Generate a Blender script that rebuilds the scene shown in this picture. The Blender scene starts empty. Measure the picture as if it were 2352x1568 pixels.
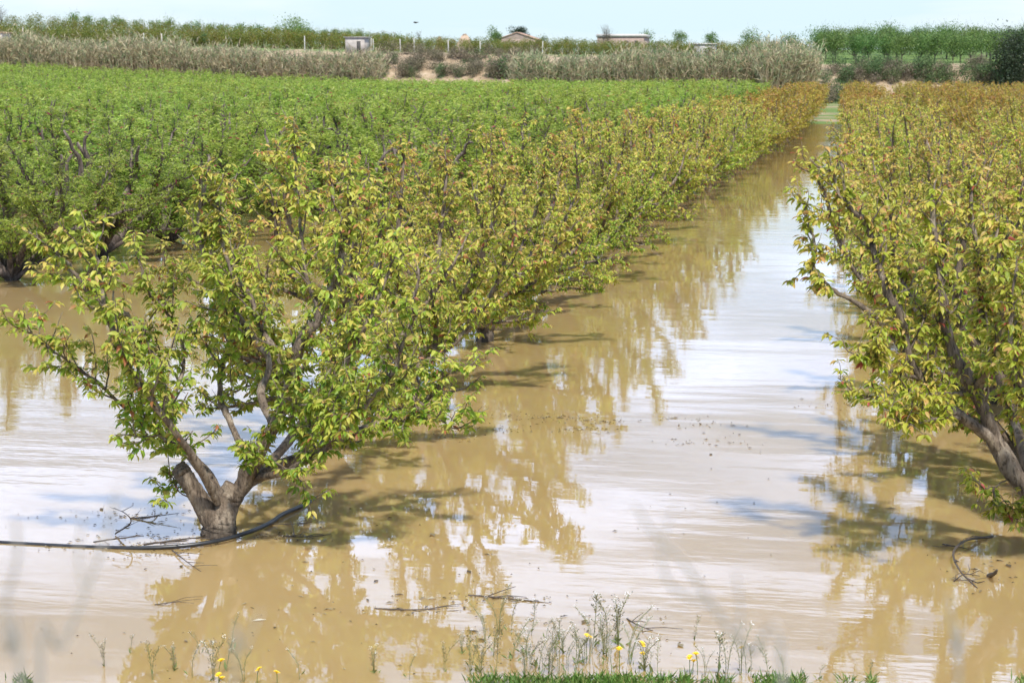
import bpy, math, random
import numpy as np
from mathutils import Vector

# ------------------------------------------------------------------ camera, sky, sun, exposure
SC = bpy.context.scene
COL = SC.collection
FPX, CX, CY = 4160.0, 1176.0, 784.0        # focal length and centre, in units of a 2352 px wide picture
CAMH = 3.33
PITCH = math.atan(609 / FPX)
YAW = math.atan(759 * math.cos(PITCH) / FPX)
sa, ca, sp, cp = math.sin(YAW), math.cos(YAW), math.sin(PITCH), math.cos(PITCH)
CAM = np.array([0, 0, CAMH])
Fv = np.array([-sa * cp, ca * cp, -sp]); Rv = np.array([ca, sa, 0.0]); Uv = np.array([-sa * sp, ca * sp, cp])
cam = bpy.data.cameras.new("camera"); co = bpy.data.objects.new("camera", cam); COL.objects.link(co)
co.location = CAM; co.rotation_euler = (math.pi / 2 - PITCH, 0, YAW)
cam.sensor_width = 36; cam.lens = FPX / 2352 * 36; cam.clip_start = .1; cam.clip_end = 6000
cam.dof.use_dof = True; cam.dof.focus_distance = 17.0; cam.dof.aperture_fstop = 5.6
SC.camera = co

SUN_EL, SUN_AZ = math.radians(59), math.radians(158)   # azimuth from +Y towards +X
W = bpy.data.worlds.new("World"); SC.world = W; W.use_nodes = True
nt = W.node_tree; N = nt.nodes; Lk = nt.links
N.clear()
wo = N.new('ShaderNodeOutputWorld'); bg = N.new('ShaderNodeBackground'); Lk.new(bg.outputs[0], wo.inputs[0])
sky = N.new('ShaderNodeTexSky'); sky.sky_type = 'NISHITA'; sky.sun_disc = False
sky.sun_elevation = SUN_EL; sky.sun_rotation = SUN_AZ
sky.air_density = 1.0; sky.dust_density = 0.4; sky.ozone_density = 2.5
tc = N.new('ShaderNodeTexCoord'); mp = N.new('ShaderNodeMapping')
mp.inputs['Scale'].default_value = (1.0, 1.0, 9.0); mp.inputs['Location'].default_value = (0.7, 2.9, 1.1)
Lk.new(tc.outputs['Generated'], mp.inputs[0])
nz = N.new('ShaderNodeTexNoise'); nz.inputs['Scale'].default_value = 2.6; nz.inputs['Detail'].default_value = 7
nz.inputs['Roughness'].default_value = .55; nz.inputs['Distortion'].default_value = .3
Lk.new(mp.outputs[0], nz.inputs['Vector'])
cr = N.new('ShaderNodeValToRGB'); cr.color_ramp.elements[0].position = .45; cr.color_ramp.elements[1].position = .60; cr.color_ramp.elements[0].color = (.22, .22, .22, 1)
Lk.new(nz.outputs[0], cr.inputs[0])
mx = N.new('ShaderNodeMix'); mx.data_type = 'RGBA'
hi = N.new('ShaderNodeMapRange'); hi.interpolation_type = 'SMOOTHSTEP'; hi.inputs['From Min'].default_value = .32; hi.inputs['From Max'].default_value = .75
hi.inputs['To Min'].default_value = 1; hi.inputs['To Max'].default_value = .25      # the cloud field thins overhead
s0 = N.new('ShaderNodeSeparateXYZ'); Lk.new(tc.outputs['Generated'], s0.inputs[0]); Lk.new(s0.outputs[2], hi.inputs[0])
cm = N.new('ShaderNodeMath'); cm.operation = 'MULTIPLY'; Lk.new(cr.outputs[0], cm.inputs[0]); Lk.new(hi.outputs[0], cm.inputs[1])
Lk.new(cm.outputs[0], mx.inputs['Factor']); Lk.new(sky.outputs[0], mx.inputs['A'])
mx.inputs['B'].default_value = (13.5, 16.8, 24.0, 1)      # sunlit cloud
sx = N.new('ShaderNodeSeparateXYZ'); Lk.new(tc.outputs['Generated'], sx.inputs[0])
hz = N.new('ShaderNodeMapRange'); hz.interpolation_type = 'SMOOTHSTEP'; hz.inputs['From Min'].default_value = .03; hz.inputs['From Max'].default_value = .11
Lk.new(sx.outputs[2], hz.inputs[0])
thin = N.new('ShaderNodeMix'); thin.data_type = 'RGBA'; Lk.new(cr.outputs[0], thin.inputs['Factor'])
thin.inputs['A'].default_value = (5.9, 7.6, 8.3, 1); thin.inputs['B'].default_value = (7.3, 8.2, 8.6, 1)   # pale veil low over the horizon
m2 = N.new('ShaderNodeMix'); m2.data_type = 'RGBA'; Lk.new(hz.outputs[0], m2.inputs['Factor'])
Lk.new(thin.outputs['Result'], m2.inputs['A']); Lk.new(mx.outputs['Result'], m2.inputs['B'])
Lk.new(m2.outputs['Result'], bg.inputs[0]); bg.inputs[1].default_value = 0.1
sd = bpy.data.lights.new("sun", 'SUN'); sd.energy = 4.7; sd.angle = math.radians(3.0); sd.color = (1, .95, .87)
so = bpy.data.objects.new("sun", sd); COL.objects.link(so)
sdir = Vector((math.sin(SUN_AZ) * math.cos(SUN_EL), math.cos(SUN_AZ) * math.cos(SUN_EL), math.sin(SUN_EL)))
so.rotation_euler = sdir.to_track_quat('Z', 'Y').to_euler(); so.location = (0, 0, 40)
SC.view_settings.view_transform = 'Standard'; SC.view_settings.look = 'None'
SC.view_settings.exposure = 0.3; SC.view_settings.gamma = 1
SC.cycles.max_bounces = 8; SC.cycles.transparent_max_bounces = 6

# ------------------------------------------------------------------ helpers
def ray(px, py):
    return Fv + Rv * ((px - CX) / FPX) + Uv * ((CY - py) / FPX)
def atz(px, py, z=0.0):
    d = ray(px, py); return CAM + d * ((z - CAMH) / d[2])
def aty(px, py, Y):
    d = ray(px, py); return CAM + d * (Y / d[1])
def atd(px, py, depth):
    return CAM + ray(px, py) * depth
def colx(px, Y):                      # world x of picture column px at world distance Y
    return aty(px, 175, Y)[0]
def sm(a, b, v):
    t = np.clip((np.asarray(v, float) - a) / (b - a), 0, 1); return t * t * (3 - 2 * t)
def tag(o, label=None, cat=None, group=None, kind=None):
    if label: o['label'] = label
    if cat: o['category'] = cat
    if group: o['group'] = group
    if kind: o['kind'] = kind
    return o
def mk(name, V, faces, mats, parent=None, midx=None, tint=None, smooth=False, link=True):
    """faces: list of integer arrays (n,k); midx: one material index per array; tint: one float per vertex"""
    me = bpy.data.meshes.new(name)
    V = np.asarray(V, np.float32)
    fa = [np.asarray(f, np.int32) for f in faces if len(f)]
    mi_src = [m for f, m in zip(faces, midx or [0] * len(faces)) if len(f)]
    tot = np.concatenate([np.full(len(f), f.shape[1], np.int32) for f in fa])
    lv = np.concatenate([f.ravel() for f in fa])
    me.vertices.add(len(V)); me.vertices.foreach_set('co', V.ravel())
    me.loops.add(len(lv)); me.loops.foreach_set('vertex_index', lv)
    me.polygons.add(len(tot)); st = np.concatenate([[0], np.cumsum(tot)[:-1]]).astype(np.int32)
    me.polygons.foreach_set('loop_start', st); me.polygons.foreach_set('loop_total', tot)
    for m in mats: me.materials.append(m)
    if len(mats) > 1:
        me.polygons.foreach_set('material_index', np.concatenate([np.full(len(f), m, np.int32) for f, m in zip(fa, mi_src)]))
    if smooth: me.polygons.foreach_set('use_smooth', np.ones(len(tot), bool))
    if tint is not None:
        a = me.attributes.new('tint', 'FLOAT', 'POINT'); a.data.foreach_set('value', np.asarray(tint, np.float32))
    me.update(calc_edges=True); me.validate()
    if not link: return me
    o = bpy.data.objects.new(name, me); COL.objects.link(o)
    if parent: o.parent = parent
    return o
def empty(name, loc, rz=0, s=1):
    o = bpy.data.objects.new(name, None); COL.objects.link(o); o.location = loc; o.rotation_euler = (0, 0, rz); o.scale = (s, s, s)
    o.empty_display_size = .2
    return o

class MB:                              # collects tubes, boxes and loose faces into one mesh
    def __init__(s): s.V = []; s.F = {3: [], 4: []}; s.n = 0; s.T = []
    def add(s, V, faces, t=0.5):
        V = np.asarray(V, float)
        for f in faces:
            f = np.asarray(f, int)
            if len(f): s.F[f.shape[1]].append(f + s.n)
        s.V.append(V); s.T.append(np.full(len(V), t) if np.isscalar(t) else t); s.n += len(V)
    def tube(s, P, R, k=6, t=.5, bump=0, rng=None, cap=True):
        P = np.asarray(P, float); R = np.asarray(R, float); n = len(P)
        T = np.gradient(P, axis=0); T /= np.linalg.norm(T, axis=1)[:, None] + 1e-9
        a = np.array([1., 0, 0]) if abs(T[0][0]) < .8 else np.array([0, 1., 0])
        A = np.cross(T, a); A /= np.linalg.norm(A, axis=1)[:, None] + 1e-9
        B = np.cross(T, A)
        th = np.arange(k) * 2 * math.pi / k
        rr = R[:, None] * np.ones(k)
        if bump and rng is not None: rr = rr * (1 + rng.normal(0, bump, rr.shape))
        V = P[:, None] + rr[..., None] * (np.cos(th)[None, :, None] * A[:, None] + np.sin(th)[None, :, None] * B[:, None])
        i = np.arange(n - 1)[:, None] * k; j = np.arange(k)[None]; j2 = (j + 1) % k
        q = np.stack([i + j, i + j2, i + k + j2, i + k + j], -1).reshape(-1, 4)
        V = V.reshape(-1, 3); fs = [q]
        if cap:
            V = np.vstack([V, P[-1] + T[-1] * R[-1] * .3]); b = (n - 1) * k
            fs.append(np.array([[b + x, b + (x + 1) % k, n * k] for x in range(k)]))
        s.add(V, fs, t)
    def box(s, lo, hi, t=.5):
        x0, y0, z0 = lo; x1, y1, z1 = hi
        V = [(x0, y0, z0), (x1, y0, z0), (x1, y1, z0), (x0, y1, z0), (x0, y0, z1), (x1, y0, z1), (x1, y1, z1), (x0, y1, z1)]
        s.add(V, [[(0, 3, 2, 1), (4, 5, 6, 7), (0, 1, 5, 4), (1, 2, 6, 5), (2, 3, 7, 6), (3, 0, 4, 7)]], t)
    def arrays(s):
        return np.vstack(s.V), [np.vstack(s.F[k]) if s.F[k] else np.zeros((0, k), int) for k in (3, 4)], np.concatenate(s.T)
    def build(s, name, mat, parent=None, smooth=False):
        V, F, T = s.arrays(); return mk(name, V, F, [mat], parent, tint=T, smooth=smooth)

def smooth_path(P, m=4):               # Catmull-Rom through points (any number of columns)
    P = np.asarray(P, float)
    Q = np.vstack([2 * P[0] - P[1], P, 2 * P[-1] - P[-2]]); out = []
    for i in range(1, len(Q) - 2):
        for t in np.arange(m) / m:
            a, b, c, d = Q[i - 1], Q[i], Q[i + 1], Q[i + 2]
            out.append(.5 * ((2 * b) + (c - a) * t + (2 * a - 5 * b + 4 * c - d) * t * t + (-a + 3 * b - 3 * c + d) * t ** 3))
    out.append(P[-1]); return np.array(out)

# ------------------------------------------------------------------ materials
def newmat(name):
    m = bpy.data.materials.new(name); m.use_nodes = True
    n = m.node_tree.nodes; return m, n, m.node_tree.links, n['Principled BSDF']
def noise(n, l, scale, detail=4, vec=None, rough=.5, coord='Object'):
    t = n.new('ShaderNodeTexNoise'); t.inputs['Scale'].default_value = scale; t.inputs['Detail'].default_value = detail
    t.inputs['Roughness'].default_value = rough
    if vec is None:
        c = n.new('ShaderNodeTexCoord'); vec = c.outputs[coord]
    l.new(vec, t.inputs['Vector']); return t
def ramp(n, l, src, stops):
    r = n.new('ShaderNodeValToRGB'); e = r.color_ramp.elements
    while len(e) < len(stops): e.new(.5)
    for k, (p, c) in enumerate(stops): e[k].position = p; e[k].color = (*c, 1)
    l.new(src, r.inputs[0]); return r
def scaled(n, l, vec_out, s, loc=(0, 0, 0)):
    mp = n.new('ShaderNodeMapping'); mp.inputs['Scale'].default_value = s; mp.inputs['Location'].default_value = loc
    l.new(vec_out, mp.inputs[0]); return mp.outputs[0]
def leafmat(name, stops, transl=.35, rough=.45, hue=.02, val=.25, spec=.4):
    m, n, l, b = newmat(name)
    at = n.new('ShaderNodeAttribute'); at.attribute_name = 'tint'
    r = ramp(n, l, at.outputs['Fac'], stops)
    oi = n.new('ShaderNodeObjectInfo'); hs = n.new('ShaderNodeHueSaturation')
    mr = n.new('ShaderNodeMapRange'); mr.inputs['To Min'].default_value = .5 - hue; mr.inputs['To Max'].default_value = .5 + hue
    l.new(oi.outputs['Random'], mr.inputs[0]); l.new(mr.outputs[0], hs.inputs['Hue'])
    g = n.new('ShaderNodeNewGeometry')
    big = noise(n, l, 1.1, 2, g.outputs['Position'])
    mv = n.new('ShaderNodeMapRange'); mv.inputs['From Min'].default_value = .3; mv.inputs['From Max'].default_value = .7
    mv.inputs['To Min'].default_value = 1 - val; mv.inputs['To Max'].default_value = 1 + val
    l.new(big.outputs[0], mv.inputs[0]); l.new(mv.outputs[0], hs.inputs['Value'])
    l.new(r.outputs[0], hs.inputs['Color']); l.new(hs.outputs[0], b.inputs['Base Color'])
    b.inputs['Roughness'].default_value = rough; b.inputs['Specular IOR Level'].default_value = spec
    tr = n.new('ShaderNodeBsdfTranslucent'); mx = n.new('ShaderNodeMixShader'); mx.inputs[0].default_value = transl
    l.new(hs.outputs[0], tr.inputs[0]); l.new(b.outputs[0], mx.inputs[1]); l.new(tr.outputs[0], mx.inputs[2])
    l.new(mx.outputs[0], n['Material Output'].inputs[0]); return m
def barkmat(name, c1, c2, c3, bump=.9):
    m, n, l, b = newmat(name)
    g = n.new('ShaderNodeTexCoord').outputs['Object']
    a = noise(n, l, 9, 6, scaled(n, l, g, (1, 1, .35)), .65); r = ramp(n, l, a.outputs[0], [(.3, c1), (.5, c2), (.7, c3)])
    l.new(r.outputs[0], b.inputs['Base Color']); b.inputs['Roughness'].default_value = .9
    v = noise(n, l, 38, 5, scaled(n, l, g, (1, 1, .25)), .7)
    bp = n.new('ShaderNodeBump'); bp.inputs['Strength'].default_value = bump; bp.inputs['Distance'].default_value = .035
    cr_ = ramp(n, l, v.outputs[0], [(.36, (.25, .22, .2)), (.5, (1, 1, 1))])
    mu = n.new('ShaderNodeMix'); mu.data_type = 'RGBA'; mu.blend_type = 'MULTIPLY'; mu.inputs['Factor'].default_value = .9
    l.new(r.outputs[0], mu.inputs['A']); l.new(cr_.outputs[0], mu.inputs['B'])
    po = n.new('ShaderNodeNewGeometry'); sz = n.new('ShaderNodeSeparateXYZ'); l.new(po.outputs['Position'], sz.inputs[0])      # soaked band just above the water
    wr = n.new('ShaderNodeMapRange'); wr.inputs['From Min'].default_value = .05; wr.inputs['From Max'].default_value = .14; wr.inputs['To Min'].default_value = .45
    l.new(sz.outputs[2], wr.inputs[0]); mw = n.new('ShaderNodeMix'); mw.data_type = 'RGBA'; mw.blend_type = 'MULTIPLY'; mw.inputs['Factor'].default_value = 1
    l.new(mu.outputs['Result'], mw.inputs['A']); l.new(wr.outputs[0], mw.inputs['B']); l.new(mw.outputs['Result'], b.inputs['Base Color'])
    l.new(v.outputs[0], bp.inputs['Height']); l.new(bp.outputs[0], b.inputs['Normal']); return m
def plain(name, col, rough=.7, var=.15, scale=3, metal=0):
    m, n, l, b = newmat(name)
    a = noise(n, l, scale, 5)
    r = ramp(n, l, a.outputs[0], [(.3, tuple(c * (1 - var) for c in col)), (.7, tuple(min(1, c * (1 + var)) for c in col))])
    l.new(r.outputs[0], b.inputs['Base Color']); b.inputs['Roughness'].default_value = rough; b.inputs['Metallic'].default_value = metal; return m

M_CH = leafmat('cherry_leaf', [(0, (.12, .24, .02)), (.3, (.33, .42, .045)), (.55, (.53, .50, .09)), (.74, (.56, .40, .12)), (.9, (.42, .20, .08)), (1, (.38, .10, .06))], .45)
M_CHF = leafmat('cherry_leaf_far', [(0, (.15, .17, .02)), (.3, (.28, .26, .03)), (.6, (.42, .31, .06)), (.8, (.44, .25, .07)), (.93, (.34, .14, .05)), (1, (.28, .06, .03))], .4)
M_PE = leafmat('peach_leaf', [(0, (.07, .14, .012)), (.4, (.22, .34, .04)), (.8, (.44, .53, .11)), (.95, (.45, .52, .16)), (.97, (.34, .03, .07)), (1, (.4, .04, .1))], .5)
M_AL = leafmat('almond_leaf', [(0, (.06, .13, .03)), (.6, (.13, .22, .05)), (1, (.22, .31, .08))], .3)
M_TE = leafmat('terrace_leaf', [(0, (.10, .15, .02)), (.6, (.19, .22, .03)), (.9, (.27, .22, .05)), (1, (.25, .13, .05))], .35)
M_HG = leafmat('hedge_leaf', [(0, (.05, .13, .01)), (.6, (.10, .21, .02)), (1, (.17, .26, .04))], .3)
M_DK = leafmat('dark_needle', [(0, (.018, .035, .014)), (.6, (.03, .055, .022)), (1, (.06, .085, .04))], .1)
M_SH = leafmat('shrub_leaf', [(0, (.10, .10, .055)), (.5, (.19, .17, .10)), (.8, (.28, .23, .15)), (1, (.33, .27, .2))], .15, .8)
M_SG = leafmat('green_shrub_leaf', [(0, (.05, .10, .03)), (.6, (.09, .16, .05)), (1, (.16, .22, .08))], .2, .7)
M_RD = leafmat('reed', [(0, (.19, .13, .09)), (.3, (.46, .36, .23)), (.65, (.58, .50, .33)), (.85, (.40, .43, .23)), (1, (.24, .33, .15))], .25, .7, .01)
M_GR = leafmat('grass_blade', [(0, (.07, .15, .02)), (.6, (.14, .26, .04)), (.9, (.3, .3, .1)), (1, (.4, .32, .18))], .35, .5)
M_WD = leafmat('weed', [(0, (.14, .19, .05)), (.45, (.27, .28, .12)), (.7, (.33, .27, .2)), (.71, (.75, .75, .68)), (1, (.85, .85, .8))], .2, .6)
M_BK = barkmat('cherry_bark', (.07, .052, .036), (.20, .15, .105), (.42, .35, .26))
M_BP = barkmat('peach_bark', (.05, .037, .03), (.12, .09, .07), (.36, .29, .24))
M_BG = barkmat('grey_bark', (.05, .04, .03), (.10, .08, .06), (.2, .17, .14))
M_DEB = plain('wet_twig', (.07, .05, .035), .5, .4, 20)
M_WALL = plain('render_wall', (.42, .38, .34), .9, .3, .9); M_BRICK = plain('brick_wall', (.32, .24, .20), .9, .15, 1.2)
M_ROOFG = plain('fibre_roof', (.50, .47, .44), .8, .15, 1); M_ROOFT = plain('tile_roof', (.42, .27, .2), .85, .2, 1.5)
M_DARK = plain('opening', (.06, .055, .05), .8, .1); M_POST = plain('concrete_post', (.5, .48, .44), .85, .15)
M_HOSE = plain('black_hose', (.022, .023, .026), .35, .3, 15)

# muddy water
def watermat():
    m, n, l, b = newmat('muddy_water')
    g = n.new('ShaderNodeNewGeometry').outputs['Position']
    c = noise(n, l, .35, 5, scaled(n, l, g, (1, .6, 1)), .6)
    r = ramp(n, l, c.outputs[0], [(.3, (.32, .222, .092)), (.7, (.385, .272, .122))])
    l.new(r.outputs[0], b.inputs['Base Color'])
    b.inputs['Subsurface Weight'].default_value = .8; b.inputs['Subsurface Radius'].default_value = (.5, .4, .25); b.inputs['Subsurface Scale'].default_value = .7   # silt scatters light sideways
    b.inputs['Roughness'].default_value = .02; b.inputs['IOR'].default_value = 1.6
    def wave(scale, sx, sy, det, rough=.5, loc=(0, 0, 0), rz=0):
        mp = n.new('ShaderNodeMapping'); mp.inputs['Scale'].default_value = (sx, sy, 1); mp.inputs['Rotation'].default_value = (0, 0, rz)
        mp.inputs['Location'].default_value = loc
        l.new(g, mp.inputs[0]); return noise(n, l, scale, det, mp.outputs[0], rough).outputs[0]
    w1 = wave(1.0, 1.1, 4.2, 3, .5, (0, 0, 0), YAW)
    w2 = wave(1.0, 4.5, 17, 2, .5, (7, 3, 0), -YAW)
    w3 = wave(1.0, .22, .8, 2, .5, (1, 9, 0), .1)
    patch = ramp(n, l, noise(n, l, .17, 3, g).outputs[0], [(.36, (.12, .12, .12)), (.62, (1, 1, 1))])
    def mul(a, k):
        x = n.new('ShaderNodeMath'); x.operation = 'MULTIPLY'; l.new(a, x.inputs[0])
        if isinstance(k, (int, float)): x.inputs[1].default_value = k
        else: l.new(k, x.inputs[1])
        return x.outputs[0]
    def add(a, c):
        x = n.new('ShaderNodeMath'); l.new(a, x.inputs[0]); l.new(c, x.inputs[1]); return x.outputs[0]
    sy_ = n.new('ShaderNodeSeparateXYZ'); l.new(g, sy_.inputs[0]); fr = n.new('ShaderNodeMapRange'); fr.inputs['From Min'].default_value = 45; fr.inputs['From Max'].default_value = 95
    fr.inputs['To Min'].default_value = 1; fr.inputs['To Max'].default_value = 5; l.new(sy_.outputs[1], fr.inputs[0])      # open wind ruffles the far end of the lane
    w2 = mul(w2, fr.outputs[0])
    h = add(add(mul(mul(w1, patch.outputs[0]), .0021), mul(mul(w2, patch.outputs[0]), .0005)), mul(w3, .007))
    bp = n.new('ShaderNodeBump'); bp.inputs['Strength'].default_value = 1; bp.inputs['Distance'].default_value = 1
    l.new(h, bp.inputs['Height']); l.new(bp.outputs[0], b.inputs['Normal']); return m
M_WATER = watermat()

def groundmat():
    m, n, l, b = newmat('earth_and_grass')
    ge = n.new('ShaderNodeNewGeometry'); g = ge.outputs['Position']
    soil = ramp(n, l, noise(n, l, .8, 8, g, .65).outputs[0], [(.3, (.22, .155, .09)), (.5, (.36, .265, .165)), (.7, (.50, .40, .28))])
    grass = ramp(n, l, noise(n, l, 1.6, 6, g, .7).outputs[0], [(.3, (.07, .13, .025)), (.55, (.13, .21, .04)), (.75, (.26, .26, .09))])
    sep = n.new('ShaderNodeSeparateXYZ'); l.new(ge.outputs['True Normal'], sep.inputs[0])
    sl = n.new('ShaderNodeMapRange'); sl.inputs['From Min'].default_value = .985; sl.inputs['From Max'].default_value = .997
    l.new(sep.outputs[2], sl.inputs[0])
    pn = ramp(n, l, noise(n, l, .12, 5, g, .6).outputs[0], [(.42, (0, 0, 0)), (.52, (1, 1, 1))])
    k = n.new('ShaderNodeMath'); k.operation = 'MULTIPLY'; l.new(sl.outputs[0], k.inputs[0]); l.new(pn.outputs[0], k.inputs[1])
    # the flood line leaves bare mud up to a few centimetres above the water
    sp_ = n.new('ShaderNodeSeparateXYZ'); l.new(g, sp_.inputs[0])
    at = n.new('ShaderNodeAttribute'); at.attribute_name = 'tint'
    mxv = n.new('ShaderNodeMath'); mxv.operation = 'MAXIMUM'; l.new(k.outputs[0], mxv.inputs[0]); l.new(at.outputs['Fac'], mxv.inputs[1])
    mx = n.new('ShaderNodeMix'); mx.data_type = 'RGBA'; l.new(mxv.outputs[0], mx.inputs['Factor'])
    l.new(soil.outputs[0], mx.inputs['A']); l.new(grass.outputs[0], mx.inputs['B'])
    l.new(mx.outputs['Result'], b.inputs['Base Color']); b.inputs['Roughness'].default_value = .95
    bp = n.new('ShaderNodeBump'); bp.inputs['Distance'].default_value = .15; l.new(noise(n, l, 3, 8, g, .7).outputs[0], bp.inputs['Height']); l.new(bp.outputs[0], b.inputs['Normal'])
    return m
M_GROUND = groundmat()

# ------------------------------------------------------------------ terrain and water
_rs = np.random.RandomState(5)
_wv = [(_rs.uniform(.03, .5), _rs.uniform(0, 6.28), _rs.uniform(0, 6.28)) for _ in range(40)]
def rough2(x, y):
    v = 0
    for f, a, p in _wv: v = v + np.sin(f * (x * math.cos(a) + y * math.sin(a)) + p) * (.12 / (f + .1))
    return v / 4
QT = [-.6, -.465, -.225, -.06, -.015, .1, .2]
def yb(x): return 212 + .2 * np.maximum(0, -x - 15) + 10 * sm(-12, 2, x)
def height(x, y):
    x = np.asarray(x, float); y = np.asarray(y, float); q = x / np.maximum(y, 60)
    r = rough2(x, y)
    z = -.45 + .58 * sm(75, 150, y) + .10 * r * sm(80, 110, y) * (1 - sm(150, 200, y))
    z = z + 2.2 * sm(40, 110, -x) * sm(90, 230, y)
    z = z + sm(-.5, 1, 0) * 0
    B = yb(x)
    zt = np.interp(q, QT, [9, 8.2, 6.6, 5.6, 5.0, 4.9, 5.2]); rs = np.interp(q, QT, [5, 4.6, 1.6, 1.6, 3.2, 3.4, 3.4])
    bank = sm(B + 5, B + 30, y)
    z = z * (1 - bank) + (zt + rs * sm(B + 35, 350, y)) * bank
    z = z + r * 1.6 * bank * (1 - bank) * 4 * .6 + r * .15 * sm(240, 260, y)
    z = z + (-6) * sm(420, 900, y)
    # sh = 1 - sm(5.5, 12.8, y + .35 * np.sin(x * 1.3) + .2 * np.sin(x * 3.1 + 1))   # the bank the camera stands on
    s = y * ca - x * sa                # distance straight out from the bank
    z = np.maximum(z, np.minimum(1.75, (9.35 + .06 * np.sin(x * 1.3) + .03 * np.sin(x * 3.7 + 1) - s) * .26))
    return z
xs = np.concatenate([np.linspace(-1500, -260, 20), np.linspace(-250, -62, 120), np.linspace(-60, 60, 400), np.linspace(62, 150, 40), np.linspace(170, 1200, 16)])
ys = np.concatenate([np.linspace(-60, -5, 10), np.linspace(-4, 16, 90), np.linspace(17, 75, 25), np.linspace(76, 200, 260), np.linspace(200.5, 262, 150), np.linspace(264, 430, 60), np.linspace(450, 3500, 40)])
X, Y = np.meshgrid(xs, ys); Z = height(X, Y)
nx, ny = len(xs), len(ys); i = (np.arange(ny - 1)[:, None] * nx + np.arange(nx - 1)[None]).ravel()
grassy = np.clip(sm(.03, .12, Z) * sm(125, 140, Y) * (1 - sm(178, 186, Y)) * sm(-.15, .2, rough2(X, Y * .5)) * sm(-40, -20, X) + sm(250, 258, Y) * sm(-25, -8, X) + .85 * sm(0.02, .15, Z) * (Y < 16), 0, 1)
tag(mk('ground', np.stack([X, Y, Z], -1).reshape(-1, 3), [np.stack([i, i + 1, i + nx + 1, i + nx], -1)], [M_GROUND], tint=grassy.ravel(), smooth=True), kind='structure')
tag(mk('flood_water', [(-230, 4, 0), (140, 4, 0), (140, 208, 0), (-230, 208, 0)], [[(0, 1, 2, 3)]], [M_WATER]), kind='structure')

# ------------------------------------------------------------------ foliage builders
def leaf_template(kind):
    if kind == 'ovate':       # x across, y along, z up; folded along the midrib, tip bent down
        V = np.array([(0, 0, 0), (-.20, .28, .08), (-.18, .62, .05), (0, .33, 0), (0, .68, -.06), (0, 1, -.2), (.20, .28, .08), (.18, .62, .05)])
        return V, [np.array([(0, 3, 1), (0, 6, 3), (4, 5, 2), (4, 7, 5)]), np.array([(3, 4, 2, 1), (3, 6, 7, 4)])]
    if kind == 'diamond':
        V = np.array([(0, 0, 0), (-.23, .45, .08), (0, 1, -.15), (.23, .45, .08)])
        return V, [np.array([(0, 2, 1), (0, 3, 2)])]
    if kind == 'lance':
        V = np.array([(-.015, 0, 0), (.015, 0, 0), (-.11, .3, .10), (.11, .3, .10), (-.10, .65, .08), (.10, .65, .08), (-.01, 1, -.14), (.01, 1, -.14)])
        return V, [np.array([(0, 1, 3, 2), (2, 3, 5, 4), (4, 5, 7, 6)])]
    if kind == 'blade':
        V = np.array([(0, 0, 0), (-.06, .35, .02), (0, 1, -.2), (.06, .35, .02)])
        return V, [np.array([(0, 2, 1), (0, 3, 2)])]
    if kind == 'ribbon':
        V = np.array([(0, 0, 0), (-.045, .4, .04), (0, 1, -.15), (.045, .4, .04)])
        return V, [np.array([(0, 2, 1), (0, 3, 2)])]
    if kind == 'lance2':
        V = np.array([(0, 0, 0), (-.14, .45, .08), (0, 1, -.12), (.14, .45, .08)])
        return V, [np.array([(0, 2, 1), (0, 3, 2)])]
def leaves(P, D, S, T, kind, rng, roll=1.0):
    """P origins, D directions, S lengths, T tints -> vertices, faces, tints"""
    n = len(P); V0, F0 = leaf_template(kind)
    D = D / (np.linalg.norm(D, axis=1)[:, None] + 1e-9)
    up = np.array([0, 0, 1.]) + rng.normal(0, .45 * roll, (n, 3))
    Xa = np.cross(D, up); Xa /= np.linalg.norm(Xa, axis=1)[:, None] + 1e-9
    Za = np.cross(Xa, D)
    V = P[:, None] + S[:, None, None] * (V0[None, :, 0, None] * Xa[:, None] + V0[None, :, 1, None] * D[:, None] + V0[None, :, 2, None] * Za[:, None])
    m = len(V0); off = (np.arange(n) * m)[:, None, None]
    F = [(f[None] + off).reshape(-1, f.shape[1]) for f in F0]
    return V.reshape(-1, 3), F, np.repeat(T, m)
def unit(v): return v / (np.linalg.norm(v) + 1e-9)

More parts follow.
